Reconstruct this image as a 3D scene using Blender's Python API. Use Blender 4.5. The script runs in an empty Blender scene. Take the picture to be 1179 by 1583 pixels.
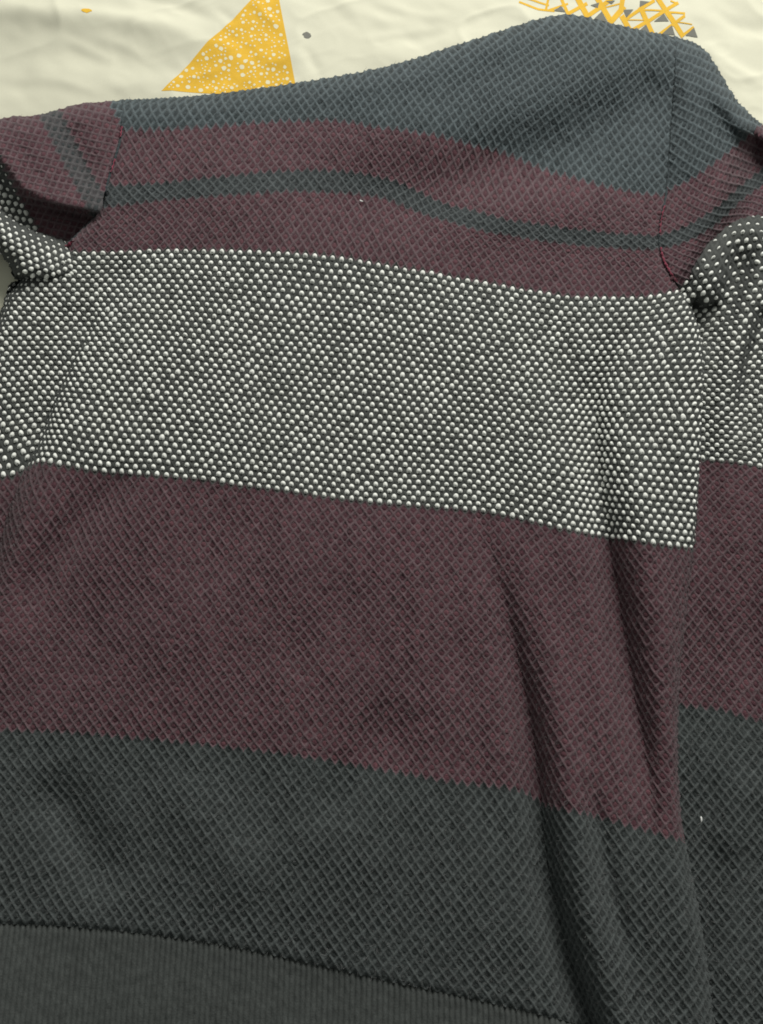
import bpy, math
import numpy as np
from mathutils import Matrix, Vector

rng = np.random.default_rng(11)
scene = bpy.context.scene
col = scene.collection

# ------------------------------------------------------------------ camera
TILT = math.radians(20.0)      # lens axis away from straight down
DIST = 0.67                    # metres from lens to the middle of the garment
TV = 0.60                      # tan of half the vertical field of view
PW, PH = 1179.0, 1583.0
CAM = np.array([0.0, -DIST * math.sin(TILT), DIST * math.cos(TILT)])
cam_d = bpy.data.cameras.new('camera')
cam = bpy.data.objects.new('camera', cam_d)
col.objects.link(cam)
cam.location = CAM
cam.rotation_euler = (TILT, 0, 0)
cam_d.sensor_fit = 'VERTICAL'
cam_d.angle = 2 * math.atan(TV)
cam_d.clip_start = 0.01
cam_d.clip_end = 50
scene.camera = cam

# ------------------------------------------------------------------ light
world = bpy.data.worlds.new('World')
scene.world = world
world.use_nodes = True
bg = world.node_tree.nodes['Background']
bg.inputs['Color'].default_value = (0.96, 1.0, 0.93, 1)
bg.inputs['Strength'].default_value = 0.27


def area(name, loc, target, sx, sy, power, color):
    d = bpy.data.lights.new(name, 'AREA')
    d.shape = 'RECTANGLE'
    d.size, d.size_y = sx, sy
    d.energy = power
    d.color = color
    o = bpy.data.objects.new(name, d)
    col.objects.link(o)
    o.location = loc
    o.rotation_euler = (Vector(target) - Vector(loc)).to_track_quat('-Z', 'Y').to_euler()
    return o


area('window_light', (0.60, 1.70, 1.25), (0.0, 0.05, 0.0), 1.2, 1.0, 65, (1.0, 0.985, 0.93))

scene.view_settings.view_transform = 'Standard'
scene.view_settings.look = 'None'
scene.view_settings.exposure = 0.0
scene.view_settings.gamma = 1.0
scene.render.engine = 'CYCLES'
scene.cycles.filter_width = 1.8
scene.render.resolution_x, scene.render.resolution_y = 763, 1024

# ------------------------------------------------------------------ maths helpers
CT, ST = math.cos(TILT), math.sin(TILT)


def world_at(px, py, z):
    """point of the place at height z that lies under a spot measured on the photograph"""
    x = (px - PW / 2) / (PH / 2) * TV
    y = -(py - PH / 2) / (PH / 2) * TV
    dx, dy, dz = x, y * CT + ST, y * ST - CT
    k = (z - CAM[2]) / dz
    return np.stack([CAM[0] + k * dx, CAM[1] + k * dy, np.broadcast_to(z, k.shape) + 0 * k], -1)


class Noise:
    def __init__(self, seed, n=256):
        self.g = np.random.default_rng(seed).random((n, n)) * 2 - 1
        self.n = n

    def __call__(self, x, y):
        n = self.n
        xi, yi = np.floor(x).astype(int), np.floor(y).astype(int)
        fx, fy = x - xi, y - yi
        fx = fx * fx * fx * (fx * (fx * 6 - 15) + 10)
        fy = fy * fy * fy * (fy * (fy * 6 - 15) + 10)
        g = self.g
        a, b = g[yi % n, xi % n], g[yi % n, (xi + 1) % n]
        c, d = g[(yi + 1) % n, xi % n], g[(yi + 1) % n, (xi + 1) % n]
        return (a * (1 - fx) + b * fx) * (1 - fy) + (c * (1 - fx) + d * fx) * fy


N1, N2, N3, N4 = Noise(1), Noise(2), Noise(3), Noise(4)


def smooth(a, b, x):
    t = np.clip((x - a) / (b - a), 0, 1)
    return t * t * (3 - 2 * t)


def resample(pts, n):
    """dense smooth curve through pts, uniform in arc length"""
    p = np.array(pts, float)
    e = np.vstack([2 * p[0] - p[1], p, 2 * p[-1] - p[-2]])
    out = []
    for i in range(1, len(e) - 2):
        t = np.linspace(0, 1, 24, endpoint=False)[:, None]
        a, b, c, d = e[i - 1], e[i], e[i + 1], e[i + 2]
        out.append(0.5 * (2 * b + (c - a) * t + (2 * a - 5 * b + 4 * c - d) * t ** 2 + (3 * b - a - 3 * c + d) * t ** 3))
    out = np.vstack(out + [p[-1:]])
    s = np.r_[0, np.cumsum(np.linalg.norm(np.diff(out, axis=0), axis=1))]
    t = np.linspace(0, s[-1], n)
    return np.stack([np.interp(t, s, out[:, k]) for k in range(out.shape[1])], 1)


def poly_dist(px, py, pts, n=None):
    """distance to a polyline, position along it (0..1), and side (+ = right of travel)"""
    p = np.array(pts, float) if n is None else resample(pts, n)
    L = np.linalg.norm(np.diff(p, axis=0), axis=1)
    S = np.r_[0, np.cumsum(L)]
    best = np.full(px.shape, 1e9)
    par = np.zeros(px.shape)
    side = np.zeros(px.shape)
    for i in range(len(p) - 1):
        d = (p[i + 1] - p[i]) / max(L[i], 1e-9)
        rx, ry = px - p[i, 0], py - p[i, 1]
        t = np.clip(rx * d[0] + ry * d[1], 0, L[i])
        qx, qy = rx - t * d[0], ry - t * d[1]
        r = np.hypot(qx, qy)
        m = r < best
        best = np.where(m, r, best)
        par = np.where(m, (S[i] + t) / S[-1], par)
        side = np.where(m, np.sign(d[0] * qy - d[1] * qx), side)
    return best, par, side


class TPS:
    """thin-plate interpolation of a value known at a few places"""
    def __init__(self, pts, val, lam=0.5):
        self.p = np.array(pts, float) / 500.0
        n = len(self.p)
        K = self.k(self.p[:, None, :] - self.p[None, :, :]) + lam * 1e-3 * np.eye(n)
        Q = np.c_[np.ones(n), self.p]
        M = np.block([[K, Q], [Q.T, np.zeros((3, 3))]])
        s = np.linalg.solve(M, np.r_[np.array(val, float), 0, 0, 0])
        self.w, self.a = s[:n], s[n:]

    @staticmethod
    def k(d):
        r2 = (d ** 2).sum(-1) + 1e-12
        return 0.5 * r2 * np.log(r2)

    def __call__(self, px, py):
        x, y = px / 500.0, py / 500.0
        out = self.a[0] + self.a[1] * x + self.a[2] * y
        for (qx, qy), w in zip(self.p, self.w):
            r2 = (x - qx) ** 2 + (y - qy) ** 2 + 1e-12
            out = out + w * 0.5 * r2 * np.log(r2)
        return out


def coons(top, bottom, left, right, ns, nt):
    T, B = resample(top, ns), resample(bottom, ns)
    L, R = resample(left, nt), resample(right, nt)
    s = np.linspace(0, 1, ns)[None, :, None]
    t = np.linspace(0, 1, nt)[:, None, None]
    g = (1 - t) * T[None] + t * B[None] + (1 - s) * L[:, None] + s * R[:, None]
    g -= (1 - s) * (1 - t) * T[0] + s * (1 - t) * T[-1] + (1 - s) * t * B[0] + s * t * B[-1]
    return g[..., 0], g[..., 1]


# ------------------------------------------------------------------ scene helpers
def link_mesh(name, verts, faces, material, parent=None, attrs=None, smooth_shade=True):
    me = bpy.data.meshes.new(name)
    verts = np.ascontiguousarray(verts, dtype=np.float32)
    faces = np.ascontiguousarray(faces, dtype=np.int32)
    k = faces.shape[1]
    me.vertices.add(len(verts))
    me.vertices.foreach_set('co', verts.ravel())
    me.loops.add(faces.size)
    me.loops.foreach_set('vertex_index', faces.ravel())
    me.polygons.add(len(faces))
    me.polygons.foreach_set('loop_start', np.arange(0, faces.size, k, dtype=np.int32))
    me.polygons.foreach_set('loop_total', np.full(len(faces), k, dtype=np.int32))
    me.update(calc_edges=True)
    if smooth_shade:
        me.polygons.foreach_set('use_smooth', np.ones(len(faces), bool))
    for an, av in (attrs or {}).items():
        a = me.attributes.new(an, 'FLOAT', 'POINT')
        a.data.foreach_set('value', np.ascontiguousarray(av, dtype=np.float32))
    me.materials.append(material)
    o = bpy.data.objects.new(name, me)
    col.objects.link(o)
    if parent:
        o.parent = parent
    return o


def quads(nt, ns):
    i = np.arange(nt * ns).reshape(nt, ns)
    # wound so that the normal looks up at the camera
    return np.stack([i[:-1, :-1], i[1:, :-1], i[1:, 1:], i[:-1, 1:]], -1).reshape(-1, 4)


def subset(verts, faces, mask, attrs):
    f = faces[mask]
    u, inv = np.unique(f, return_inverse=True)
    return verts[u], inv.reshape(f.shape), {k: v[u] for k, v in attrs.items()}


def tube(path, r, n=8):
    p = np.array(path, float)
    t = np.gradient(p, axis=0)
    t /= np.linalg.norm(t, axis=1)[:, None]
    up = np.array([0, 0, 1.0])
    a = np.cross(t, up)
    a /= np.linalg.norm(a, axis=1)[:, None]
    b = np.cross(a, t)
    r = np.broadcast_to(np.asarray(r, float), (len(p),))
    th = np.linspace(0, 2 * np.pi, n, endpoint=False)
    v = p[:, None] + r[:, None, None] * (np.cos(th)[None, :, None] * a[:, None] + np.sin(th)[None, :, None] * b[:, None])
    i = np.arange(len(p) * n).reshape(len(p), n)
    j = np.roll(i, -1, 1)
    f = np.stack([i[:-1], j[:-1], j[1:], i[1:]], -1).reshape(-1, 4)
    return v.reshape(-1, 3), f


# ------------------------------------------------------------------ materials
def nodes_of(name):
    m = bpy.data.materials.new(name)
    m.use_nodes = True
    nt = m.node_tree
    return m, nt, nt.nodes['Principled BSDF']


def knit(name, net, inlay_pit, sheen=0.08, fuzz=0.40, flecks=0.25):
    """wool: raised net yarn of one colour, inlaid yarn between, its tone darkened to paint in recess shade"""
    m, nt, b = nodes_of(name)
    N, L = nt.nodes, nt.links
    at = N.new('ShaderNodeAttribute'); at.attribute_name = 'yarn'
    mix = N.new('ShaderNodeMix'); mix.data_type = 'RGBA'
    mix.inputs['A'].default_value = (*inlay_pit, 1)
    mix.inputs['B'].default_value = (*net, 1)
    L.new(at.outputs['Fac'], mix.inputs['Factor'])
    tc = N.new('ShaderNodeTexCoord')
    n1 = N.new('ShaderNodeTexNoise'); n1.inputs['Scale'].default_value = 1100; n1.inputs['Detail'].default_value = 2
    n2 = N.new('ShaderNodeTexNoise'); n2.inputs['Scale'].default_value = 130; n2.inputs['Detail'].default_value = 3
    n3 = N.new('ShaderNodeTexNoise'); n3.inputs['Scale'].default_value = 2300; n3.inputs['Detail'].default_value = 1
    for n in (n1, n2, n3):
        L.new(tc.outputs['Object'], n.inputs['Vector'])
    r1 = N.new('ShaderNodeMapRange')
    r1.inputs['From Min'].default_value, r1.inputs['From Max'].default_value = 0.25, 0.75
    r1.inputs['To Min'].default_value, r1.inputs['To Max'].default_value = 1 - fuzz, 1 + fuzz
    L.new(n1.outputs['Fac'], r1.inputs['Value'])
    r2 = N.new('ShaderNodeMapRange')
    r2.inputs['From Min'].default_value, r2.inputs['From Max'].default_value = 0.25, 0.75
    r2.inputs['To Min'].default_value, r2.inputs['To Max'].default_value = 0.82, 1.18
    L.new(n2.outputs['Fac'], r2.inputs['Value'])
    mu = N.new('ShaderNodeMath'); mu.operation = 'MULTIPLY'
    L.new(r1.outputs['Result'], mu.inputs[0]); L.new(r2.outputs['Result'], mu.inputs[1])
    vm = N.new('ShaderNodeVectorMath'); vm.operation = 'SCALE'
    L.new(mix.outputs['Result'], vm.inputs[0]); L.new(mu.outputs['Value'], vm.inputs['Scale'])
    # loose pale fibres
    r3 = N.new('ShaderNodeMapRange')
    r3.inputs['From Min'].default_value, r3.inputs['From Max'].default_value = 0.66, 0.80
    r3.inputs['To Min'].default_value, r3.inputs['To Max'].default_value = 0.0, flecks
    L.new(n3.outputs['Fac'], r3.inputs['Value'])
    mx2 = N.new('ShaderNodeMix'); mx2.data_type = 'RGBA'
    mx2.inputs['B'].default_value = (0.30, 0.30, 0.28, 1)
    L.new(r3.outputs['Result'], mx2.inputs['Factor'])
    L.new(vm.outputs['Vector'], mx2.inputs['A'])
    L.new(mx2.outputs['Result'], b.inputs['Base Color'])
    bp = N.new('ShaderNodeBump'); bp.inputs['Strength'].default_value = 0.55; bp.inputs['Distance'].default_value = 0.0005
    L.new(n1.outputs['Fac'], bp.inputs['Height'])
    L.new(bp.outputs['Normal'], b.inputs['Normal'])
    b.inputs['Roughness'].default_value = 0.95
    b.inputs['Specular IOR Level'].default_value = 0.12
    b.inputs['Sheen Weight'].default_value = sheen
    b.inputs['Sheen Roughness'].default_value = 0.6
    b.inputs['Sheen Tint'].default_value = (0.8, 0.85, 0.85, 1)
    return m


def cloth(name, c, var=0.04, bump=0.15, scale=900):
    m, nt, b = nodes_of(name)
    N, L = nt.nodes, nt.links
    tc = N.new('ShaderNodeTexCoord')
    n1 = N.new('ShaderNodeTexNoise'); n1.inputs['Scale'].default_value = scale; n1.inputs['Detail'].default_value = 3
    n2 = N.new('ShaderNodeTexNoise'); n2.inputs['Scale'].default_value = 28; n2.inputs['Detail'].default_value = 5
    L.new(tc.outputs['Object'], n1.inputs['Vector']); L.new(tc.outputs['Object'], n2.inputs['Vector'])
    ad = N.new('ShaderNodeMath'); ad.operation = 'ADD'
    L.new(n1.outputs['Fac'], ad.inputs[0]); L.new(n2.outputs['Fac'], ad.inputs[1])
    r = N.new('ShaderNodeMapRange')
    r.inputs['From Min'].default_value, r.inputs['From Max'].default_value = 0.7, 1.3
    r.inputs['To Min'].default_value, r.inputs['To Max'].default_value = 1 - var, 1 + var
    L.new(ad.outputs['Value'], r.inputs['Value'])
    vm = N.new('ShaderNodeVectorMath'); vm.operation = 'SCALE'
    vm.inputs[0].default_value = c
    L.new(r.outputs['Result'], vm.inputs['Scale'])
    L.new(vm.outputs['Vector'], b.inputs['Base Color'])
    bp = N.new('ShaderNodeBump'); bp.inputs['Strength'].default_value = bump; bp.inputs['Distance'].default_value = 0.0006
    L.new(n1.outputs['Fac'], bp.inputs['Height'])
    L.new(bp.outputs['Normal'], b.inputs['Normal'])
    b.inputs['Roughness'].default_value = 0.9
    b.inputs['Specular IOR Level'].default_value = 0.15
    return m


NAVY_NET, NAVY_IN = (0.070, 0.087, 0.094), (0.024, 0.031, 0.034)  # second tones darkened to paint pit shade; the maroon is inlaid yarn too
DEEP_NET, DEEP_IN = (0.063, 0.071, 0.071), (0.025, 0.029, 0.029)
THIN_NET, THIN_IN = (0.062, 0.071, 0.074), (0.025, 0.029, 0.031)
MAR_NET, MAR_IN = (0.094, 0.064, 0.071), (0.056, 0.022, 0.029)
CHAR_NET, CHAR_IN = (0.052, 0.055, 0.052), (0.034, 0.036, 0.034)
M = {
    'navy': knit('navy_wool', NAVY_NET, NAVY_IN),
    'maroon': knit('maroon_wool', MAR_NET, MAR_IN),
    'charcoal': knit('charcoal_wool', CHAR_NET, CHAR_IN),
    'deep': knit('dark_slate_wool', DEEP_NET, DEEP_IN),
    'deep_dot': knit('dark_slate_yarn', DEEP_IN, (0.036, 0.041, 0.041)),
    'thin': knit('slate_stripe_wool', THIN_NET, THIN_IN),
    'thin_dot': knit('slate_stripe_yarn', THIN_IN, (0.036, 0.042, 0.044)),
    'faint': knit('faint_stripe_wool', (0.070, 0.067, 0.070), (0.040, 0.036, 0.039)),
    'fuzz': cloth('loose_fibre', (0.11, 0.11, 0.11)),
    'rib': knit('ribbed_wool', (0.056, 0.061, 0.059), (0.036, 0.040, 0.038), fuzz=0.22),
    'navy_dot': knit('navy_yarn', NAVY_IN, (0.036, 0.046, 0.051)),
    'maroon_dot': knit('maroon_yarn', MAR_IN, (0.100, 0.042, 0.051)),
    'white_dot': knit('white_yarn', (0.66, 0.67, 0.63), (0.74, 0.75, 0.71), sheen=0.1, fuzz=0.10, flecks=0),
    'thread': knit('red_thread', (0.17, 0.034, 0.055), (0.17, 0.034, 0.055), fuzz=0.4),
    'lint': cloth('lint', (0.75, 0.76, 0.74)),
    'sheet': cloth('cream_cotton', (0.555, 0.545, 0.435), 0.03, 0.08, 700),
    'mustard': cloth('mustard_print', (0.60, 0.365, 0.04), 0.10, 0.08, 700),
    'grey_print': cloth('grey_print', (0.15, 0.15, 0.13), 0.10, 0.08, 700),
    'cream_print': cloth('cream_print', (0.62, 0.575, 0.40), 0.04, 0.08, 700),
}

# ------------------------------------------------------------------ the bed sheet
CREASES = [([(330, 10), (350, 24), (362, 40)], 8, -0.0012), ([(395, 8), (415, 28), (432, 44)], 8, 0.0016),
           ([(468, 70), (482, 92), (496, 122)], 8, -0.0014), ([(500, -20), (560, 20), (640, 40)], 14, 0.0015),
           ([(-80, -2), (0, 14), (100, 27), (200, 38), (290, 58), (350, 82)], 24, 0.0075), ([(-60, 90), (60, 85), (200, 95), (280, 110)], 26, -0.003),
           ([(100, 62), (140, 80), (180, 98)], 8, 0.0009), ([(150, 60), (200, 78), (240, 102)], 8, 0.0008), ([(590, 5), (660, 22), (700, 15)], 9, 0.001),
           ([(560, 60), (620, 50), (690, 40)], 9, 0.001), ([(20, 120), (90, 128), (160, 150)], 10, 0.0008),
           ([(200, -10), (270, 8), (330, 30)], 12, -0.002), ([(590, 60), (680, 45), (760, 20)], 14, -0.0016),
           ([(1090, 60), (1130, 100), (1190, 130)], 12, 0.002), ([(1110, 20), (1160, 40), (1230, 45)], 16, -0.002)]
CREASES_W = [(world_at(*np.array(resample(p, 12)).T, 0.0)[:, :2], w * 0.0007, a) for p, w, a in CREASES]


def sheet_z(x, y):
    z = 0.0032 * N1(x * 7 + 40, y * 9 + 3 * x) + 0.0014 * N2(x * 19 + 4 * y + 7, y * 27) + 0.0004 * N3(x * 60, y * 75 + x * 30)
    z = z + 0.0006 * (1 - np.abs(N2(x * 34 + 20 * y, y * 40 - 22 * x + 9))) ** 6 * (0.5 + 0.5 * N1(x * 9, y * 9 + 20))
    z = z + 0.0014 * (1 - np.abs(N4(x * 13 + 5 * y + 3, y * 17 - 6 * x))) ** 5
    for p, w, a in CREASES_W:
        d, t, s = poly_dist(x, y, p)
        z = z + a * np.exp(-(d / w) ** 2) * np.sin(np.pi * np.clip(t, 0.02, 0.98)) ** 0.5
    # lies flatter under the garment
    return (z - 0.002) * (0.25 + 0.75 * smooth(0.30, 0.40, y + 0.12 * x))


sx = np.r_[np.linspace(-1.5, -0.52, 60)[:-1], np.linspace(-0.52, 0.52, 400), np.linspace(0.52, 1.5, 60)[1:]]
sy = np.r_[np.linspace(-1.2, 0.27, 50)[:-1], np.linspace(0.27, 0.68, 165), np.linspace(0.68, 1.5, 40)[1:]]
X, Y = np.meshgrid(sx, sy)
Z = sheet_z(X, Y)
i = np.arange(X.size).reshape(X.shape)
F = np.stack([i[:-1, :-1], i[:-1, 1:], i[1:, 1:], i[1:, :-1]], -1).reshape(-1, 4)
sheet = link_mesh('bed_sheet', np.stack([X, Y, Z], -1).reshape(-1, 3), F, M['sheet'])
sheet['kind'] = 'structure'
sheet['label'] = 'cream cotton bed sheet printed with mustard and grey triangles'


def on_sheet(px, py, lift):
    p = world_at(np.asarray(px, float), np.asarray(py, float), 0.0)
    p[..., 2] = sheet_z(p[..., 0], p[..., 1]) + lift
    return p


def print_patch(name, corners, material, lift, n=10):
    """a printed four-sided shape lying on the weave (corners clockwise on the photograph)"""
    a, b, c, d = np.array(corners, float)
    s, t = np.meshgrid(np.linspace(0, 1, n), np.linspace(0, 1, n))
    s, t = s[..., None], t[..., None]
    g = (1 - t) * ((1 - s) * a + s * b) + t * ((1 - s) * d + s * c)
    return on_sheet(g[..., 0], g[..., 1], lift).reshape(-1, 3), quads(n, n)


def disc_on_sheet(cx, cy, rx, ry, lift, n=14):
    th = np.linspace(0, 2 * np.pi, n, endpoint=False)
    w = 1 + 0.10 * rng.standard_normal(n)
    px = np.r_[cx, cx + rx * w * np.cos(th)]
    py = np.r_[cy, cy - ry * w * np.sin(th)]
    k = np.arange(n)
    return on_sheet(px, py, lift), np.stack([0 * k, 1 + k, 1 + (k + 1) % n], -1)


def merge(parts):
    V, Fc, o = [], [], 0
    for v, f in parts:
        V.append(v); Fc.append(f + o); o += len(v)
    return np.vstack(V), np.vstack(Fc)


TRI = [(424, -38), (424, -38), (461, 153), (250, 143)]
v, f = print_patch('t', TRI, M['mustard'], 0.00016, 60)
tri = link_mesh('printed_triangle', v, f, M['mustard'], sheet)
tri['label'] = 'mustard triangle print sprinkled with pale dots'
specks, placed = [], []
ta, tb, tc_ = np.array([424, -38.]), np.array([461, 153.]), np.array([250, 143.])
for r0, cnt in ((3.4, 34), (2.3, 70), (1.4, 150)):
    for _ in range(cnt * 6):
        u1, u2 = rng.random(2)
        if u1 + u2 > 1:
            u1, u2 = 1 - u1, 1 - u2
        p = ta + u1 * (tb - ta) + u2 * (tc_ - ta)
        r = r0 * rng.uniform(0.8, 1.2)
        if min(u1, u2, 1 - u1 - u2) < 0.02 or any(np.hypot(*(p - q)) < r + s + 1.6 for q, s in placed):
            continue
        placed.append((p, r))
        specks.append(disc_on_sheet(p[0], p[1], r, r * 0.9, 0.00026, 9))
        cnt -= 1
        if cnt <= 0:
            break
o = link_mesh('printed_specks', *merge(specks), M['cream_print'], tri)
o['kind'] = 'stuff'
link_mesh('printed_dot', *disc_on_sheet(474, 54, 6.8, 5.2, 0.0002, 20), M['grey_print'], sheet)
link_mesh('printed_dot', *disc_on_sheet(137, 25, 7.5, 4.0, 0.0002, 20), M['mustard'], sheet)

# triangle lattice print behind the right shoulder
def cp(x, y):
    return 800 + x / 4.066, y / 4.066


STROKES = [((10, 2), (130, 45), 11), ((130, 45), (235, 56), 11), ((60, -20), (200, 20), 9), ((200, -40), (180, 50), 12), ((195, 52), (320, 10), 11),
           ((270, -40), (320, 78), 16), ((312, 78), (440, 10), 18), ((370, -40), (446, 102), 28), ((436, 94), (620, -30), 22), ((490, -40), (592, 132), 26),
           ((580, 138), (670, 40), 28), ((545, 40), (660, 20), 7), ((664, -40), (648, 78), 24), ((655, 92), (712, 188), 26), ((710, 188), (830, 122), 18),
           ((685, 112), (860, 5), 16), ((770, 45), (855, 212), 24), ((824, 128), (1010, 15), 17), ((870, -20), (1045, 222), 24), ((885, 212), (1050, 100), 15),
           ((1030, 220), (1110, 165), 13), ((925, 74), (1052, 84), 10), ((1048, 80), (1046, 108), 8), ((790, 64), (925, 66), 8), ((690, 119), (825, 123), 5),
           ((985, 133), (1098, 150), 5), ((960, 5), (1008, 22), 8)]
lat = []
for k, (a, b, w) in enumerate(STROKES):
    a, b = np.array(cp(*a)), np.array(cp(*b))
    d = (b - a) / np.linalg.norm(b - a)
    nrm = np.array([-d[1], d[0]]) * w * 1.25 / 4.066 / 2
    lat.append(print_patch('s', [a + nrm, b + nrm, b - nrm, a - nrm], None, 0.00016 + k * 0.000006, 8))
o = link_mesh('printed_lattice', *merge(lat), M['mustard'], sheet)
o['label'] = 'mustard lattice print of crossing strokes'
for t3 in [((230, 56), (275, 24), (305, 66)), ((485, 106), (530, 64), (568, 131)), ((665, 60), (727, 60), (686, 107)), ((858, 131), (920, 84), (951, 131)),
           ((752, 196), (810, 148), (836, 202)), ((908, 206), (970, 154), (992, 212)), ((1058, 216), (1110, 168), (1136, 226)), ((460, 22), (515, 8), (506, 42)),
           ((766, 48), (768, 8), (830, 14)), ((555, 4), (612, 4), (592, 22))]:
    c = [cp(*t3[0]), cp(*t3[1]), cp(*t3[1]), cp(*t3[2])]
    link_mesh('printed_small_triangle', *print_patch('g', c, None, 0.00036, 6), M['grey_print'], sheet)

# ------------------------------------------------------------------ the sweater: height of the cloth
TOP_EDGE = [(-240, 255), (-120, 212), (0, 184), (60, 178), (120, 162), (190, 155), (300, 149), (450, 130), (590, 105), (700, 72),
            (800, 40), (840, 28), (875, 23), (910, 28), (950, 38), (1000, 49), (1045, 58), (1072, 66), (1092, 81), (1112, 112), (1140, 158),
            (1179, 194), (1250, 250), (1340, 340)]
SEAM_L = [(190, 155), (187, 210), (172, 262), (160, 305), (152, 330), (95, 387)]
SEAM_R = [(1045, 58), (1044, 120), (1038, 200), (1031, 290), (1021, 345), (1020, 385), (1034, 420), (1055, 449)]
SIDE_L = [(95, 387), (40, 428), (15, 442), (4, 478), (-25, 560), (-70, 700), (-105, 900), (-125, 1150), (-130, 1419)]
SIDE_R = [(1055, 449), (1078, 500), (1087, 580), (1083, 680), (1072, 840), (1058, 960), (1047, 1100), (1050, 1250), (1072, 1370),
          (1090, 1480), (1102, 1575), (1112, 1650)]
HEM = [(-130, 1419), (0, 1427), (100, 1431), (200, 1440), (300, 1453), (400, 1471), (500, 1493), (600, 1516), (700, 1537),
       (800, 1559), (870, 1577), (950, 1600), (1112, 1650)]


def rounding(d, R):
    return np.sqrt(np.clip(1 - (1 - np.clip(d / R, 0, 1)) ** 2, 0, 1))


def crease(px, py, pts, w, depth, taper=(0.15, 0.15), wl=None):
    """soft trough (depth<0) or ridge along a line; wl = width on the left of travel"""
    d, t, s = poly_dist(px, py, pts, 24)
    ww = w if wl is None else np.where(s > 0, w, wl)
    amp = smooth(0, taper[0], t) * (1 - smooth(1 - taper[1], 1, t))
    return depth * amp * np.exp(-(d / ww) ** 2)


PLEAT_A = [(1015, 462), (965, 522), (928, 600), (922, 670), (931, 765), (945, 860), (962, 960), (982, 1080), (1003, 1200), (1015, 1310), (1025, 1400)]
PLEAT_B = [(725, 740), (768, 880), (800, 1010), (826, 1150), (842, 1300), (866, 1430), (905, 1560), (930, 1640)]
CREASE_L = [(178, 395), (150, 488), (117, 554), (87, 615), (66, 673), (43, 722), (22, 770), (3, 833), (-25, 920), (-60, 1020)]


def pleat(px, py, pts, wr, wl, depth, taper):
    """the cloth on one side rolls over and down, the cloth on the other slopes up gently"""
    d, t, s = poly_dist(px, py, pts, 40)
    amp = smooth(0, taper[0], t) * (1 - smooth(1 - taper[1], 1, t))
    # travel runs down the picture: s < 0 is the side that rolls over
    roll = np.exp(-(d / wr) ** 1.4)
    slope = np.exp(-(d / wl) ** 2)
    return -depth * amp * np.where(s < 0, roll, slope)


def base_z(px, py):
    z = 0.024 + 0 * px
    z = z + 0.0045 * N1(px / 310 + 3, py / 330 + 9) + 0.0016 * N2(px / 120 + 1, py / 140 + 5)
    # shoulder: diagonal hollow running down from the armhole, plump cloth either side
    z = z + crease(px, py, [(1060, 120), (1000, 150), (890, 215), (770, 265), (640, 305), (500, 300), (380, 290)], 58, -0.0075, (0.1, 0.5))
    z = z + crease(px, py, [(1040, 95), (940, 110), (820, 160), (700, 190), (560, 200), (420, 215)], 60, 0.008, (0.15, 0.4))
    z = z + crease(px, py, [(990, 300), (880, 320), (760, 330), (660, 360)], 45, 0.004, (0.3, 0.4))
    # sharp little fold beside the shoulder point
    z = z + crease(px, py, [(1075, 90), (1062, 150), (1050, 215), (1040, 300)], 20, 0.003, (0.2, 0.4))
    z = z + crease(px, py, [(1015, 110), (1000, 160), (985, 230)], 24, -0.0015, (0.2, 0.5))
    # left: the cloth drops over a long slanting crease
    d, t, s = poly_dist(px, py, CREASE_L, 40)
    amp = smooth(0.02, 0.5, t) * (1 - smooth(0.92, 1.0, t) * 0.3)
    ds = d * s
    z = z - 0.016 * amp * np.where(ds > 0, 1 - smooth(50, 190, ds) * 0.55, 1 - rounding(-ds, 40))
    z = z + 0.004 * amp * np.exp(-((ds + 40) / 30) ** 2)
    # long pleats on the right
    z = z + pleat(px, py, PLEAT_A, 20, 34, 0.0165, (0.22, 0.35))
    z = z + crease(px, py, [(x + 55, y) for x, y in PLEAT_A[2:]], 34, 0.007, (0.2, 0.3))
    z = z + pleat(px, py, PLEAT_B, 18, 32, 0.0175, (0.55, 0.01))
    z = z + crease(px, py, [(x + 48, y) for x, y in PLEAT_B], 30, 0.009, (0.6, 0.01))
    z = z + crease(px, py, [(905, 1180), (925, 1280), (950, 1400), (985, 1520)], 16, -0.005, (0.3, 0.3))
    # softer waves
    z = z + crease(px, py, [(230, 700), (130, 800), (65, 885), (0, 985)], 32, -0.0070, (0.3, 0.3))
    z = z + crease(px, py, [(470, 800), (330, 930), (200, 1040)], 60, 0.0030, (0.3, 0.3))
    z = z + crease(px, py, [(60, 1180), (130, 1300), (190, 1400)], 45, -0.0080, (0.3, 0.3))
    z = z + crease(px, py, [(240, 1180), (330, 1290), (430, 1400)], 55, 0.0050, (0.3, 0.3))
    z = z + crease(px, py, [(640, 1080), (560, 1180), (480, 1300)], 45, -0.0050, (0.3, 0.3))
    z = z + crease(px, py, [(860, 470), (870, 600), (880, 740)], 30, -0.0030, (0.3, 0.3))
    z = z + crease(px, py, [(560, 430), (600, 560), (640, 720)], 50, 0.0025, (0.3, 0.3))
    z = z + crease(px, py, [(300, 420), (240, 540), (190, 690)], 30, -0.0030, (0.3, 0.3))
    z = z + crease(px, py, [(700, 900), (730, 1050), (760, 1250), (790, 1400)], 30, -0.0025, (0.3, 0.3))
    z = z + crease(px, py, [(560, 870), (500, 960), (420, 1060)], 30, -0.0022, (0.3, 0.3))
    z = z + crease(px, py, [(210, 400), (160, 450), (110, 540)], 26, -0.0040, (0.2, 0.3))
    return z


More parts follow.
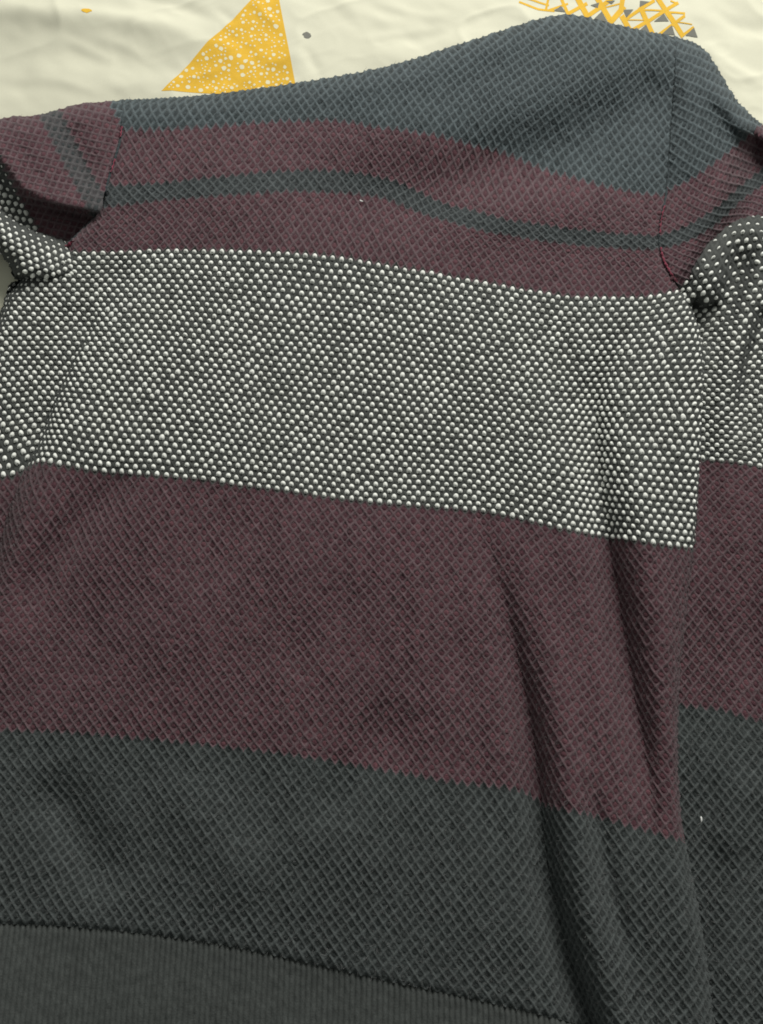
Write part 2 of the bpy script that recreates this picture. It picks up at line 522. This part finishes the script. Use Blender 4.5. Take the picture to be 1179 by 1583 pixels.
def z_body(px, py):
    z = base_z(px, py)
    d, _, s = poly_dist(px, py, TOP_EDGE, 60)
    d = np.where(s > 0, d, 0)
    z = 0.001 + (z - 0.001) * rounding(d, 34)
    d, _, _ = poly_dist(px, py, SIDE_R, 40)
    zl = 0.009
    z = zl + (z - zl) * rounding(d, 40)
    d, _, _ = poly_dist(px, py, SIDE_L, 30)
    zl = 0.001
    z = zl + (z - zl) * rounding(d, 24)
    d, _, _ = poly_dist(px, py, SEAM_L[3:], 12)
    z = z - 0.008 * (1 - rounding(d, 14))
    d, _, _ = poly_dist(px, py, SEAM_L[:5], 16)
    z = z - 0.0010 * np.exp(-(d / 5) ** 2)
    d, _, _ = poly_dist(px, py, SEAM_R, 24)
    z = z - 0.0010 * np.exp(-(d / 5) ** 2)
    d, _, _ = poly_dist(px, py, SEAM_R[4:], 12)
    z = z - 0.0015 * np.exp(-(d / 9) ** 2)
    d, _, _ = poly_dist(px, py, HEM, 40)
    z = z - 0.0017 * np.exp(-(d / 5) ** 2)
    return z


# ------------------------------------------------------------------ knitting a panel
def lattice_fix(P, F0, U, V, s0, t0):
    """stitches keep their size over steep cloth: add the hidden length to the counts"""
    k = 9
    ker = np.ones(k) / k

    def extra(W, axis, anchor):
        dW = np.diff(W, axis=axis)
        L3 = np.linalg.norm(np.diff(P, axis=axis), axis=-1)
        L0 = np.linalg.norm(np.diff(F0, axis=axis), axis=-1)
        e = np.cumsum(dW * (np.clip(L3 / np.maximum(L0, 1e-9), 1, 4.5) - 1), axis=axis)
        e = np.concatenate([np.zeros_like(np.take(e, [0], axis)), e], axis)
        e -= np.take(e, [anchor], axis)
        # keep neighbouring rows in step
        return np.apply_along_axis(lambda c: np.convolve(np.pad(c, k // 2, mode='edge'), ker, 'valid'), 1 - axis, e)
    if s0 is not None:
        U = U + extra(U, 1, s0)
    if t0 is not None:
        V = V + extra(V, 0, t0)
    return U, V


def knit_panel(px, py, Z, U, V, bands, parent, amp=0.00105, s0=None, t0=None, dots=True, fibres=0.075):
    """bands: list of (row_from, row_to, part name, net material, dot material, label)"""
    nt, ns = px.shape
    P = world_at(px, py, Z)
    if s0 is not None or t0 is not None:
        U, V = lattice_fix(P, world_at(px, py, 0 * Z + 0.02), U, V, s0, t0)
    U = U + 0.09 * N3(U / 5.0, V / 5.0) + 0.25 * N4(U / 17, V / 17) + 0.06 * N1(U / 1.9, V / 1.9 + 70)
    V = V + 0.08 * N4(U / 5.0 + 50, V / 5.0) + 0.06 * N2(U / 1.9 + 30, V / 1.9) + 0.20 * N3(U / 19 + 9, V / 19)
    Ts = np.gradient(P, axis=1)
    Tt = np.gradient(P, axis=0)
    Nn = np.cross(Tt, Ts)
    Nn /= np.linalg.norm(Nn, axis=-1, keepdims=True) + 1e-12
    Nn *= np.sign(Nn[..., 2:3] + 1e-9)
    A, B = (U + V) / 2, (U - V) / 2
    dA, dB = np.abs(A - np.round(A)), np.abs(B - np.round(B))
    rA = np.exp(-((0.5 - dA) / 0.16) ** 2)
    rB = np.exp(-((0.5 - dB) / 0.16) ** 2)
    # one yarn passes over the other, alternately
    over = 0.16 * np.cos(np.pi * (A + B))
    h = np.maximum(rA * (1 + over), rB * (1 - over)) + 0.25 * np.minimum(rA, rB)
    ia, ib = np.round(A).astype(int), np.round(B).astype(int)
    fill = RND[(ia * 7919 + ib * 104729) % RND.size]
    ja, jb = np.floor(A).astype(int), np.floor(B).astype(int)
    leg = np.where(rA > rB, RND[(ja * 613 + ib * 2741 + 17) % RND.size], RND[(ia * 977 + jb * 3571 + 5) % RND.size])
    h = h * (0.84 + 0.30 * leg) + 0.12 * fill * (1 - np.maximum(rA, rB))
    vary = 1 + 0.30 * N1(U / 1.7 + 11, V / 1.7) + 0.2 * N2(U / 9, V / 9)
    D = P + Nn * (amp * h * vary)[..., None]
    D = D + Nn * (0.00035 * N2(U * 1.3, V * 1.3))[..., None]
    verts = D.reshape(-1, 3)
    yarn = np.clip(np.maximum(rA, rB) * 1.15, 0, 1).ravel()
    faces = quads(nt, ns)
    cA = 0.25 * (A[:-1, :-1] + A[1:, :-1] + A[1:, 1:] + A[:-1, 1:])
    cB = 0.25 * (B[:-1, :-1] + B[1:, :-1] + B[1:, 1:] + B[:-1, 1:])
    row = (np.round(cA) - np.round(cB)).ravel()
    # stitch centres: where both diagonal counts are whole
    a0, b0 = A[:-1, :-1], B[:-1, :-1]
    As, At = A[:-1, 1:] - a0, A[1:, :-1] - a0
    Bs, Bt = B[:-1, 1:] - b0, B[1:, :-1] - b0
    ka, kb = np.round(cA), np.round(cB)
    det = As * Bt - At * Bs
    det = np.where(np.abs(det) < 1e-12, 1e-12, det)
    fs = ((ka - a0) * Bt - At * (kb - b0)) / det
    ft = (As * (kb - b0) - (ka - a0) * Bs) / det
    hit = (fs >= -0.15) & (fs < 1.15) & (ft >= -0.15) & (ft < 1.15)
    key = (ka.astype(np.int64) * 100003 + kb.astype(np.int64))[hit]
    first = np.unique(key, return_index=True)[1]
    flat = np.flatnonzero(hit)[first]
    hit = np.zeros(hit.size, bool)
    hit[flat] = True
    hit = hit.reshape(fs.shape)
    jt, js = np.nonzero(hit)
    fs, ft = fs[hit][:, None], ft[hit][:, None]
    C = P[jt, js] + fs * Ts[jt, js] + ft * Tt[jt, js]
    Cn = Nn[jt, js]
    # cloth tangents per stitch count
    Us, Ut = np.gradient(U, axis=1)[jt, js], np.gradient(U, axis=0)[jt, js]
    Vs, Vt = np.gradient(V, axis=1)[jt, js], np.gradient(V, axis=0)[jt, js]
    dd = Us * Vt - Ut * Vs
    dd = np.where(np.abs(dd) < 1e-9, 1e-9, dd)[:, None]
    tu = (Ts[jt, js] * Vt[:, None] - Tt[jt, js] * Vs[:, None]) / dd
    tv = (-Ts[jt, js] * Ut[:, None] + Tt[jt, js] * Us[:, None]) / dd
    crow = (ka - kb)[hit]
    cpx = px[jt, js]; cpy = py[jt, js]
    # loose fibres standing off the yarn
    nf = int(fibres * nt * ns)
    jj, kk = rng.integers(0, nt, nf), rng.integers(0, ns, nf)
    q0 = D[jj, kk]
    rnd = rng.standard_normal((nf, 3))
    dirn = 0.55 * np.abs(rng.standard_normal((nf, 1))) * Nn[jj, kk] + 0.8 * rnd
    dirn -= np.minimum(0, (dirn * Nn[jj, kk]).sum(1, keepdims=True)) * Nn[jj, kk] * 1.2
    dirn /= np.linalg.norm(dirn, axis=1, keepdims=True)
    ln = rng.uniform(0.0012, 0.0040, (nf, 1))
    bend = rng.standard_normal((nf, 3)) * 0.0007
    q1 = q0 + dirn * ln * 0.5 + bend
    q2 = q0 + dirn * ln + bend * 0.4
    side = np.cross(dirn, rng.standard_normal((nf, 3)))
    side *= 0.00009 / (np.linalg.norm(side, axis=1, keepdims=True) + 1e-9)
    fv = np.stack([q0 - side, q0 + side, q1 - side, q1 + side, q2], 1).reshape(-1, 3)
    o5 = np.arange(nf)[:, None] * 5
    ff = np.concatenate([o5 + [0, 1, 3], o5 + [0, 3, 2], o5 + [2, 3, 4]])
    o = link_mesh('wool_fuzz', fv, ff, M['fuzz'], parent)
    o['kind'] = 'stuff'
    made = []
    for lo, hi, pname, net, dot, label in bands:
        m = (row >= lo) & (row < hi)
        if not m.any():
            continue
        v, f, a = subset(verts, faces, m, {'yarn': yarn})
        o = link_mesh(pname, v, f, M[net], parent, a)
        if label:
            o['label'] = label
        m = (crow >= lo) & (crow < hi)
        if dots and m.any():
            build_dots(o, dot, C[m], Cn[m], tu[m], tv[m], cpx[m], cpy[m])
        made.append(o)
    return made


def dome(nseg, rings, notch):
    """one loop of yarn: a plump bump, nicked at its lower edge where the net yarn grips it"""
    V, Fq = [(0, 0, 1.0)], []
    th = np.linspace(0, 2 * np.pi, nseg, endpoint=False)
    for k in range(1, rings + 1):
        ph = k / rings * math.radians(100)
        for t in th:
            q = 1 - notch * math.exp(-((t - 1.5 * math.pi) / 0.55) ** 2)
            V.append((math.sin(ph) * math.cos(t) * q, math.sin(ph) * math.sin(t) * q, math.cos(ph) - 0.15 * notch * math.exp(-((t - 1.5 * math.pi) / 0.6) ** 2) * math.sin(ph)))
    for j in range(nseg):
        Fq.append((0, 1 + j, 1 + (j + 1) % nseg))
    for k in range(1, rings):
        a, b = 1 + (k - 1) * nseg, 1 + k * nseg
        for j in range(nseg):
            j2 = (j + 1) % nseg
            Fq.append((a + j, b + j, b + j2)); Fq.append((a + j, b + j2, a + j2))
    return np.array(V), np.array(Fq)


RND = rng.random(65537)
DOME_W = dome(12, 3, 0.55)
DOME_S = dome(8, 2, 0.2)
dome_mesh = None
singles_left = 300


def build_dots(parent, kind, C, Nn, tu, tv, cpx, cpy):
    global dome_mesh, singles_left
    white = kind == 'white_dot'
    dv, df = DOME_W if white else DOME_S
    n = len(C)
    lu = np.linalg.norm(tu, axis=1, keepdims=True)
    lv = np.linalg.norm(tv, axis=1, keepdims=True)
    ok = ((lu > 0.0004) & (lv > 0.0004)).ravel()
    C, Nn, tu, tv, lu, lv, cpx, cpy = (q[ok] for q in (C, Nn, tu, tv, lu, lv, cpx, cpy))
    # yarn thickness is much the same everywhere; only strong pull shows
    mu, mv = np.median(lu), np.median(lv)
    tu = tu * np.minimum(1, (0.55 * mu + 0.45 * np.minimum(lu, 1.25 * mu)) / lu)
    tv = tv * np.minimum(1, (0.55 * mv + 0.45 * np.minimum(lv, 1.25 * mv)) / lv)
    n = len(C)
    sc = 1 + 0.055 * rng.standard_normal((n, 1)).clip(-2, 2)
    if white:
        ru, rv, rn, lift = 0.57, 0.53, 0.00240, -0.0001
    elif kind == 'maroon_dot':
        ru, rv, rn, lift = 0.66, 0.62, 0.00060, -0.0001
    else:
        ru, rv, rn, lift = 0.60, 0.55, 0.0005, -0.0002
    ax = tu * ru * sc
    ay = -tv * rv * sc * (1 + 0.08 * rng.standard_normal((n, 1)))
    an = Nn * rn * (1 + 0.15 * rng.standard_normal((n, 1)))
    base = C + Nn * lift + tu * 0.045 * rng.standard_normal((n, 1)) + tv * 0.04 * rng.standard_normal((n, 1))
    if white:
        # cloth pulled round a sharp bend closes over the inlaid yarn
        vd = CAM - C
        vd /= np.linalg.norm(vd, axis=1, keepdims=True)
        q = smooth(0.30, 0.62, (vd * Nn).sum(1, keepdims=True))
        an = an * (0.35 + 0.65 * q)
        ax, ay = ax * (0.7 + 0.3 * q), ay * (0.7 + 0.3 * q)
    pick = np.zeros(n, bool)
    if white and singles_left > 0:
        inside = (cpx > 20) & (cpx < 1060) & (cpy > 380) & (cpy < 860)
        area_ = np.linalg.norm(np.cross(ax, ay), axis=1) * Nn[:, 2] * (0.7 + cpy / 1200) * inside
        pick[np.argsort(-area_)[:singles_left]] = True
        singles_left -= int(pick.sum())
    r = ~pick
    V = base[r][:, None] + dv[None, :, 0:1] * ax[r][:, None] + dv[None, :, 1:2] * ay[r][:, None] + dv[None, :, 2:3] * an[r][:, None]
    k = int(r.sum())
    if k:
        Fd = (df[None] + (np.arange(k) * len(dv))[:, None, None]).reshape(-1, 3)
        o = link_mesh('inlaid_stitches', V.reshape(-1, 3), Fd, M[kind], parent, {'yarn': np.repeat(1 - 0.95 * rng.random(k) ** 1.6, len(dv))})
        o['kind'] = 'stuff'
    if pick.any():
        if dome_mesh is None:
            t = link_mesh('white_stitch', dv, df, M[kind])
            dome_mesh = t.data
            bpy.data.objects.remove(t)
        for q in np.nonzero(pick)[0]:
            o = bpy.data.objects.new('white_stitch', dome_mesh)
            col.objects.link(o)
            o.parent = parent
            e1 = ax[q] / np.linalg.norm(ax[q])
            e2 = np.cross(Nn[q], e1)
            mt = np.eye(4)
            mt[:3, 0] = e1 * np.linalg.norm(ax[q]); mt[:3, 1] = e2 * np.linalg.norm(ay[q]); mt[:3, 2] = an[q]; mt[:3, 3] = base[q]
            o.matrix_local = Matrix(mt.tolist())


# ------------------------------------------------------------------ the sweater
p0 = world_at(np.array(560.0), np.array(800.0), np.array(0.0))
sweater = bpy.data.objects.new('sweater', None)
col.objects.link(sweater)
sweater.empty_display_size = 0.05
sweater['label'] = 'navy and maroon striped knit sweater with white speckled chest band, lying face down'
sweater['category'] = 'sweater'

BODY_BANDS = [(-90, 0, 'shoulder_band', 'navy', 'navy_dot', 'slate navy knit across the shoulders'),
              (0, 9, 'maroon_stripe', 'maroon', 'maroon_dot', 'maroon knit stripe just below the slate shoulders'),
              (9, 13, 'navy_stripe', 'thin', 'thin_dot', 'thin slate navy stripe between two maroon stripes'),
              (13, 23, 'maroon_stripe', 'maroon', 'maroon_dot', 'maroon knit stripe bordering the white speckled band'),
              (23, 65, 'speckled_band', 'charcoal', 'white_dot', 'charcoal knit band full of white raised stitches'),
              (65, 109, 'maroon_band', 'maroon', 'maroon_dot', 'broad maroon knit band below the white speckles'),
              (109, 190, 'navy_band', 'deep', 'deep_dot', 'broad dark slate knit band above the ribbed hem')]

# rows: where the stripes change, read along each edge
rows = {
    -0.5: [(185, 200), (300, 197), (400, 190), (500, 188), (590, 197), (665, 207), (715, 220), (790, 240), (870, 272), (940, 290), (1030, 302)],
    8.5: [(180, 287), (250, 284), (350, 272), (450, 266), (590, 275), (690, 318), (790, 343), (870, 353), (940, 361), (1020, 366)],
    12.5: [(168, 320), (250, 309), (350, 301), (450, 297), (590, 306), (690, 342), (790, 364), (870, 376), (940, 383), (1018, 386)],
    22.5: [(95, 387), (200, 387), (300, 385), (400, 388), (500, 395), (590, 408), (700, 428), (800, 445), (900, 458), (1000, 459), (1055, 448)],
    64.5: [(-70, 740), (0, 740), (20, 739), (62, 718), (90, 721), (150, 729), (250, 739), (350, 749), (450, 762), (600, 781), (700, 789), (800, 803), (900, 827), (960, 836), (1065, 850)],
    108.5: [(-120, 1126), (0, 1128), (100, 1130), (200, 1139), (300, 1150), (400, 1162), (500, 1173), (600, 1190), (700, 1207), (800, 1221), (840, 1243), (920, 1263), (1048, 1298)],
    139.0: HEM[:-1] + [(1112, 1650)],
    -5.5: [(300, 150)], -11.5: [(590, 105)], -20: [(740, 60)], -30: [(875, 23)], -28: [(1045, 58)], -5: [(190, 157)],
}
pts = [p for r in rows for p in rows[r]]
val = [r for r in rows for p in rows[r]]
VT = TPS(pts, val, 0.6)
ys = [20, 150, 400, 600, 800, 1000, 1250, 1480, 1660]
pitch = [6.15, 6.35, 6.75, 6.95, 7.3, 7.7, 8.25, 8.75, 9.1]
up, uv = [], []
for y, p in zip(ys, pitch):
    for x in (-140, 100, 350, 560, 800, 1000, 1120):
        tilt = -0.10 * (y - 700) * (1 if y < 700 else 0.25)      # wales lean with the shoulders
        up.append((x, y)); uv.append((x - 560 - tilt * (x / 560)) / p)
UT = TPS(up, uv, 1.0)

px, py = coons([p for p in TOP_EDGE if 190 <= p[0] <= 1045], HEM, SEAM_L + SIDE_L[1:], SEAM_R + SIDE_R[1:], 750, 905)
knit_panel(px, py, z_body(px, py), UT(px, py), VT(px, py), BODY_BANDS, sweater, s0=375)

# ribbed hem
hb = [(x, y + 270) for x, y in HEM]
hx, hy = coons(HEM, hb, [HEM[0], (HEM[0][0] - 2, HEM[0][1] + 135), hb[0]], [HEM[-1], (HEM[-1][0] + 3, HEM[-1][1] + 135), hb[-1]], 1500, 56)
hz = base_z(hx, hy) - 0.002
t = np.linspace(0, 1, 56)[:, None]
hz = hz * (0.2 + 0.8 * rounding(1 - t, 0.25)) - 0.0012 * np.exp(-(t / 0.02) ** 2)
d, _, _ = poly_dist(hx, hy, [(-130, 1419), (-134, 1720)])
hz = 0.001 + (hz - 0.001) * rounding(d, 24)
d, _, _ = poly_dist(hx, hy, [(1112, 1650), (1117, 1940)])
hz = 0.004 + (hz - 0.004) * rounding(d, 24)
HU = UT(hx, np.minimum(hy, 1660))
rib = np.abs(np.sin(np.pi * (HU + 0.05 * N1(HU / 3, hy / 40)))) ** 0.7
hz = hz + 0.0016 * rib * (0.22 + 0.78 * np.exp(-t / 0.12)) + 0.0004 * N2(hx / 6, hy / 6)
o = link_mesh('hem_ribbing', world_at(hx, hy, hz).reshape(-1, 3), quads(*hx.shape), M['rib'], sweater, {'yarn': rib.ravel()})
o['label'] = 'plain dark ribbed waistband'

# ------------------------------------------------------------------ left sleeve: head, hollow, turned-back roll
sleeve_l = None
SLEEVE_BANDS = [(-60, 0, 'sleeve_navy_band', 'navy', 'navy_dot', None), (0, 9, 'sleeve_maroon_stripe', 'maroon', 'maroon_dot', None),
                (9, 13, 'sleeve_navy_stripe', 'thin', 'thin_dot', None), (13, 23, 'sleeve_maroon_stripe', 'maroon', 'maroon_dot', None),
                (23, 65, 'sleeve_speckled_band', 'charcoal', 'white_dot', None), (65, 109, 'sleeve_maroon_band', 'maroon', 'maroon_dot', None),
                (109, 220, 'sleeve_navy_band', 'deep', 'deep_dot', None)]
BUNCH_BANDS = [(-60, 65) + SLEEVE_BANDS[4][2:]] + SLEEVE_BANDS[5:]
top = [p for p in TOP_EDGE if p[0] <= 190]
bot = [(-240, 355), (-120, 345), (-30, 372), (10, 392), (50, 396), (95, 390)]
lx, ly = coons(top, bot, [(-240, 255), (-241, 305), (-240, 355)], SEAM_L[:-1] + [(95, 390)], 270, 160)
z = base_z(lx, ly)
z = z + crease(lx, ly, [(70, 168), (110, 215), (150, 290)], 22, -0.003, (0.2, 0.3)) + crease(lx, ly, [(20, 190), (60, 240), (110, 300)], 22, 0.002, (0.2, 0.3))
d, _, s = poly_dist(lx, ly, TOP_EDGE, 60)
d = np.where(s > 0, d, 0)
z = 0.001 + (z - 0.001) * rounding(d, 30)
LIP = [(-240, 225), (-120, 215), (-40, 225), (0, 248), (35, 292), (80, 313), (160, 330)]
d, _, s = poly_dist(lx, ly, LIP, 40)
z = z + 0.006 * np.exp(-(d / 30) ** 2)
z = 0.003 + (z - 0.003) * (1 - smooth(-6, 24, d * s))
d, _, _ = poly_dist(lx, ly, SEAM_L[:5], 16)
z = z - 0.0010 * np.exp(-(d / 5) ** 2)
rx, ry = lx - 110, ly - 240
knit_panel(lx, ly, z, (rx * 0.46 + ry * 0.89) / 6.9, 10.5 + (rx * -0.89 + ry * 0.46) / 8.3, [b[:3] + (('faint',) if b[0] == 9 else b[3:4]) + b[4:] for b in SLEEVE_BANDS], sweater)

top = [(-240, 265), (-120, 275), (-40, 305), (0, 326), (40, 352), (80, 366), (112, 374)]
bot = [(-240, 360), (-120, 362), (-40, 376), (0, 394), (16, 412), (28, 432), (112, 445)]
lx, ly = coons(top, bot, [top[0], (-243, 312), bot[0]], [top[-1], (114, 410), bot[-1]], 230, 64)
z = 0.033 + 0.002 * N1(lx / 60, ly / 60)
d, _, _ = poly_dist(lx, ly, top, 30)
z = 0.004 + (z - 0.004) * rounding(d, 30)
d, _, _ = poly_dist(lx, ly, bot, 30)
z = 0.001 + (z - 0.001) * rounding(d, 26)
z = z - 0.010 * smooth(60, 112, lx)
rx, ry = lx - 100, ly - 400
knit_panel(lx, ly, z, (rx * 0.88 + ry * 0.47) / 6.6, 31 + (rx * -0.47 + ry * 0.88) / 7.6, SLEEVE_BANDS, sweater)

# ------------------------------------------------------------------ right sleeve: head, then bunched and laid beside the body
top = [p for p in TOP_EDGE if p[0] >= 1045]
bot = [(1055, 452), (1090, 440), (1150, 430), (1230, 440), (1340, 470)]
rx_, ry_ = coons(top, bot, SEAM_R[:-1] + [(1055, 452)], [(1340, 340), (1342, 405), (1340, 470)], 210, 260)
z = base_z(np.minimum(rx_, 1130), ry_)
z = z + 0.007 * np.exp(-(((rx_ - 1085) / 42) ** 2 + ((ry_ - 190) / 110) ** 2))
z = z + crease(rx_, ry_, [(1100, 110), (1135, 165), (1165, 200), (1220, 245), (1300, 315)], 20, 0.013, (0.2, 0.1))
d, _, s = poly_dist(rx_, ry_, TOP_EDGE, 60)
d = np.where(s > 0, d, 0)
z = 0.001 + (z - 0.001) * rounding(d, 32)
d, _, s = poly_dist(rx_, ry_, [(1045, 470), (1075, 425), (1105, 370), (1140, 300), (1150, 250), (1170, 215), (1230, 262), (1340, 350)], 40)
z = 0.003 + (z - 0.003) * (1 - smooth(-30, 26, d * s))
d, _, _ = poly_dist(rx_, ry_, SEAM_R, 24)
z = z - 0.0010 * np.exp(-(d / 5) ** 2)
RV = TPS([(1040, 180), (1100, 140), (1045, 70), (1032, 292), (1075, 272), (1110, 247), (1150, 215), (1185, 185), (1028, 362), (1055, 352), (1085, 335),
          (1120, 310), (1022, 384), (1050, 378), (1075, 368), (1110, 345), (1052, 447), (1075, 425), (1110, 395), (1150, 330), (1300, 300)],
         [-14, -14, -28, -0.5, -0.5, -0.5, -0.5, -0.5, 8.5, 8.5, 8.5, 8.5, 12.5, 12.5, 12.5, 12.5, 23.5, 23, 22.5, 17, 20], 2.0)
knit_panel(rx_, ry_, z, (rx_ - 1030) / 6.4 - 0.05 * (ry_ - 250) / 6.4, RV(rx_, ry_), SLEEVE_BANDS, sweater)

top = [(1020, 470), (1052, 448), (1062, 415), (1085, 378), (1115, 352), (1148, 338), (1180, 334), (1230, 345), (1275, 380)]
bot = [(1020, 1800), (1130, 1802), (1200, 1803), (1275, 1805)]
rx_, ry_ = coons(top, bot, [(1020, 470), (1022, 1000), (1020, 1800)], [(1275, 380), (1280, 1000), (1275, 1805)], 165, 900)
z = 0.007 + 0.006 * smooth(1075, 1150, rx_) + 0.003 * N1(rx_ / 130 + 30, ry_ / 260) + 0.001 * N2(rx_ / 50, ry_ / 90)
z = z + 0.019 * np.exp(-(((rx_ - 1094) / 38) ** 2 + ((ry_ - 420) / 62) ** 2))
z = z + crease(rx_, ry_, [(1190, 345), (1176, 400), (1158, 475), (1132, 555), (1112, 650), (1100, 760)], 20, 0.012, (0.05, 0.5))
z = z + crease(rx_, ry_, [(1152, 355), (1140, 410), (1118, 470), (1092, 505), (1085, 560)], 21, -0.014, (0.3, 0.25))
z = z + crease(rx_, ry_, [(1190, 470), (1168, 530), (1150, 600), (1140, 700)], 14, -0.007, (0.1, 0.5))
z = z + crease(rx_, ry_, [(1064, 472), (1088, 484), (1112, 478)], 12, -0.013, (0.1, 0.1))
z = z + crease(rx_, ry_, [(1230, 380), (1215, 560), (1205, 800), (1210, 1100)], 26, 0.006, (0.2, 0.3))
z = z + crease(rx_, ry_, [(1190, 900), (1150, 1000), (1120, 1090), (1090, 1180)], 30, -0.003, (0.3, 0.3))
z = z + crease(rx_, ry_, [(1190, 1180), (1140, 1260), (1110, 1340)], 40, 0.003, (0.3, 0.3))
z = np.maximum(z, 0.003)
d, _, _ = poly_dist(rx_, ry_, top, 40)
z = 0.002 + (z - 0.002) * rounding(d, 26)
d, _, _ = poly_dist(rx_, ry_, [(1275, 380), (1280, 1000), (1275, 1805)])
z = 0.001 + (z - 0.001) * rounding(d, 30)
SV = TPS([(1058, 445), (1085, 380), (1120, 352), (1180, 336), (1300, 350), (1060, 708), (1085, 712), (1130, 716), (1179, 726), (1300, 740),
          (1050, 1090), (1110, 1097), (1179, 1116), (1300, 1140), (1050, 1500), (1179, 1525), (1300, 1550), (1180, 1790)],
         [27.5, 22, 21, 20, 19, 64.5, 64.5, 64.5, 64.5, 64.5, 108.5, 108.5, 108.5, 108.5, 149, 149, 149, 175], 1.0)
knit_panel(rx_, ry_, z, 1.03 * UT(np.minimum(rx_, 1400), ry_) + 0.4, SV(rx_, ry_), BUNCH_BANDS, sweater)

# ------------------------------------------------------------------ seams and the red overlock thread
def on_body(pts, n, lift):
    p = resample(pts, n)
    z = z_body(p[:, 0], p[:, 1])
    return world_at(p[:, 0], p[:, 1], z + lift)


for pts_, lab in ((SEAM_L, 'armhole seam beside the sleeve with a dark hollow'), (SEAM_R, 'armhole seam beside the bunched sleeve')):
    w = on_body(pts_, 140, 0.0007)
    v, f = tube(w, 0.0011 * (1 + 0.25 * np.sin(np.arange(140) * 1.9)), 8)
    o = link_mesh('armhole_seam', v, f, M['navy_dot'], sweater, {'yarn': np.full(len(v), 0.3)})
    o['label'] = lab


def thread(pts, n, r, lift, parent):
    w = on_body(pts, n, lift)
    w[:, 0] += 0.0004 * np.sin(np.arange(n) * 1.7)
    v, f = tube(w, r * (1 + 0.35 * np.sin(np.arange(n) * 1.1 + 0.6)), 7)
    return link_mesh('red_thread', v, f, M['thread'], parent, {'yarn': np.full(len(v), 0.5)})


thread([(1021, 383), (1026, 402), (1036, 421), (1046, 436)], 40, 0.0009, 0.0022, sweater)
thread([(1027, 318), (1022, 340), (1020, 360)], 26, 0.0006, 0.0020, sweater)
thread([(94, 386), (103, 381), (112, 373)], 18, 0.0014, 0.0030, sweater)
thread([(188, 196), (187, 204), (186, 212)], 12, 0.0007, 0.0022, sweater)
thread([(177, 246), (174, 258), (171, 266)], 12, 0.0006, 0.0022, sweater)

# ------------------------------------------------------------------ lint
def lint(pts, r, label, zfun, lift):
    p = resample(pts, 8)
    w = world_at(p[:, 0], p[:, 1], zfun(p[:, 0], p[:, 1]) + lift)
    v, f = tube(w, r * np.array([0.3, .8, 1, .9, 1, .8, .6, .2]), 6)
    o = link_mesh('lint_fleck', v, f, M['lint'], None)
    o['label'] = label
    o['category'] = 'lint'


lint([(556, 309), (558, 311), (561, 311)], 0.0007, 'tiny white lint fleck on the maroon stripe above the white speckles', z_body, 0.0022)
lint([(1083, 1262), (1084, 1266), (1084, 1271)], 0.0007, 'tiny white lint fleck on the dark slate lower sleeve', lambda x, y: 0 * x + 0.0125, 0.002)
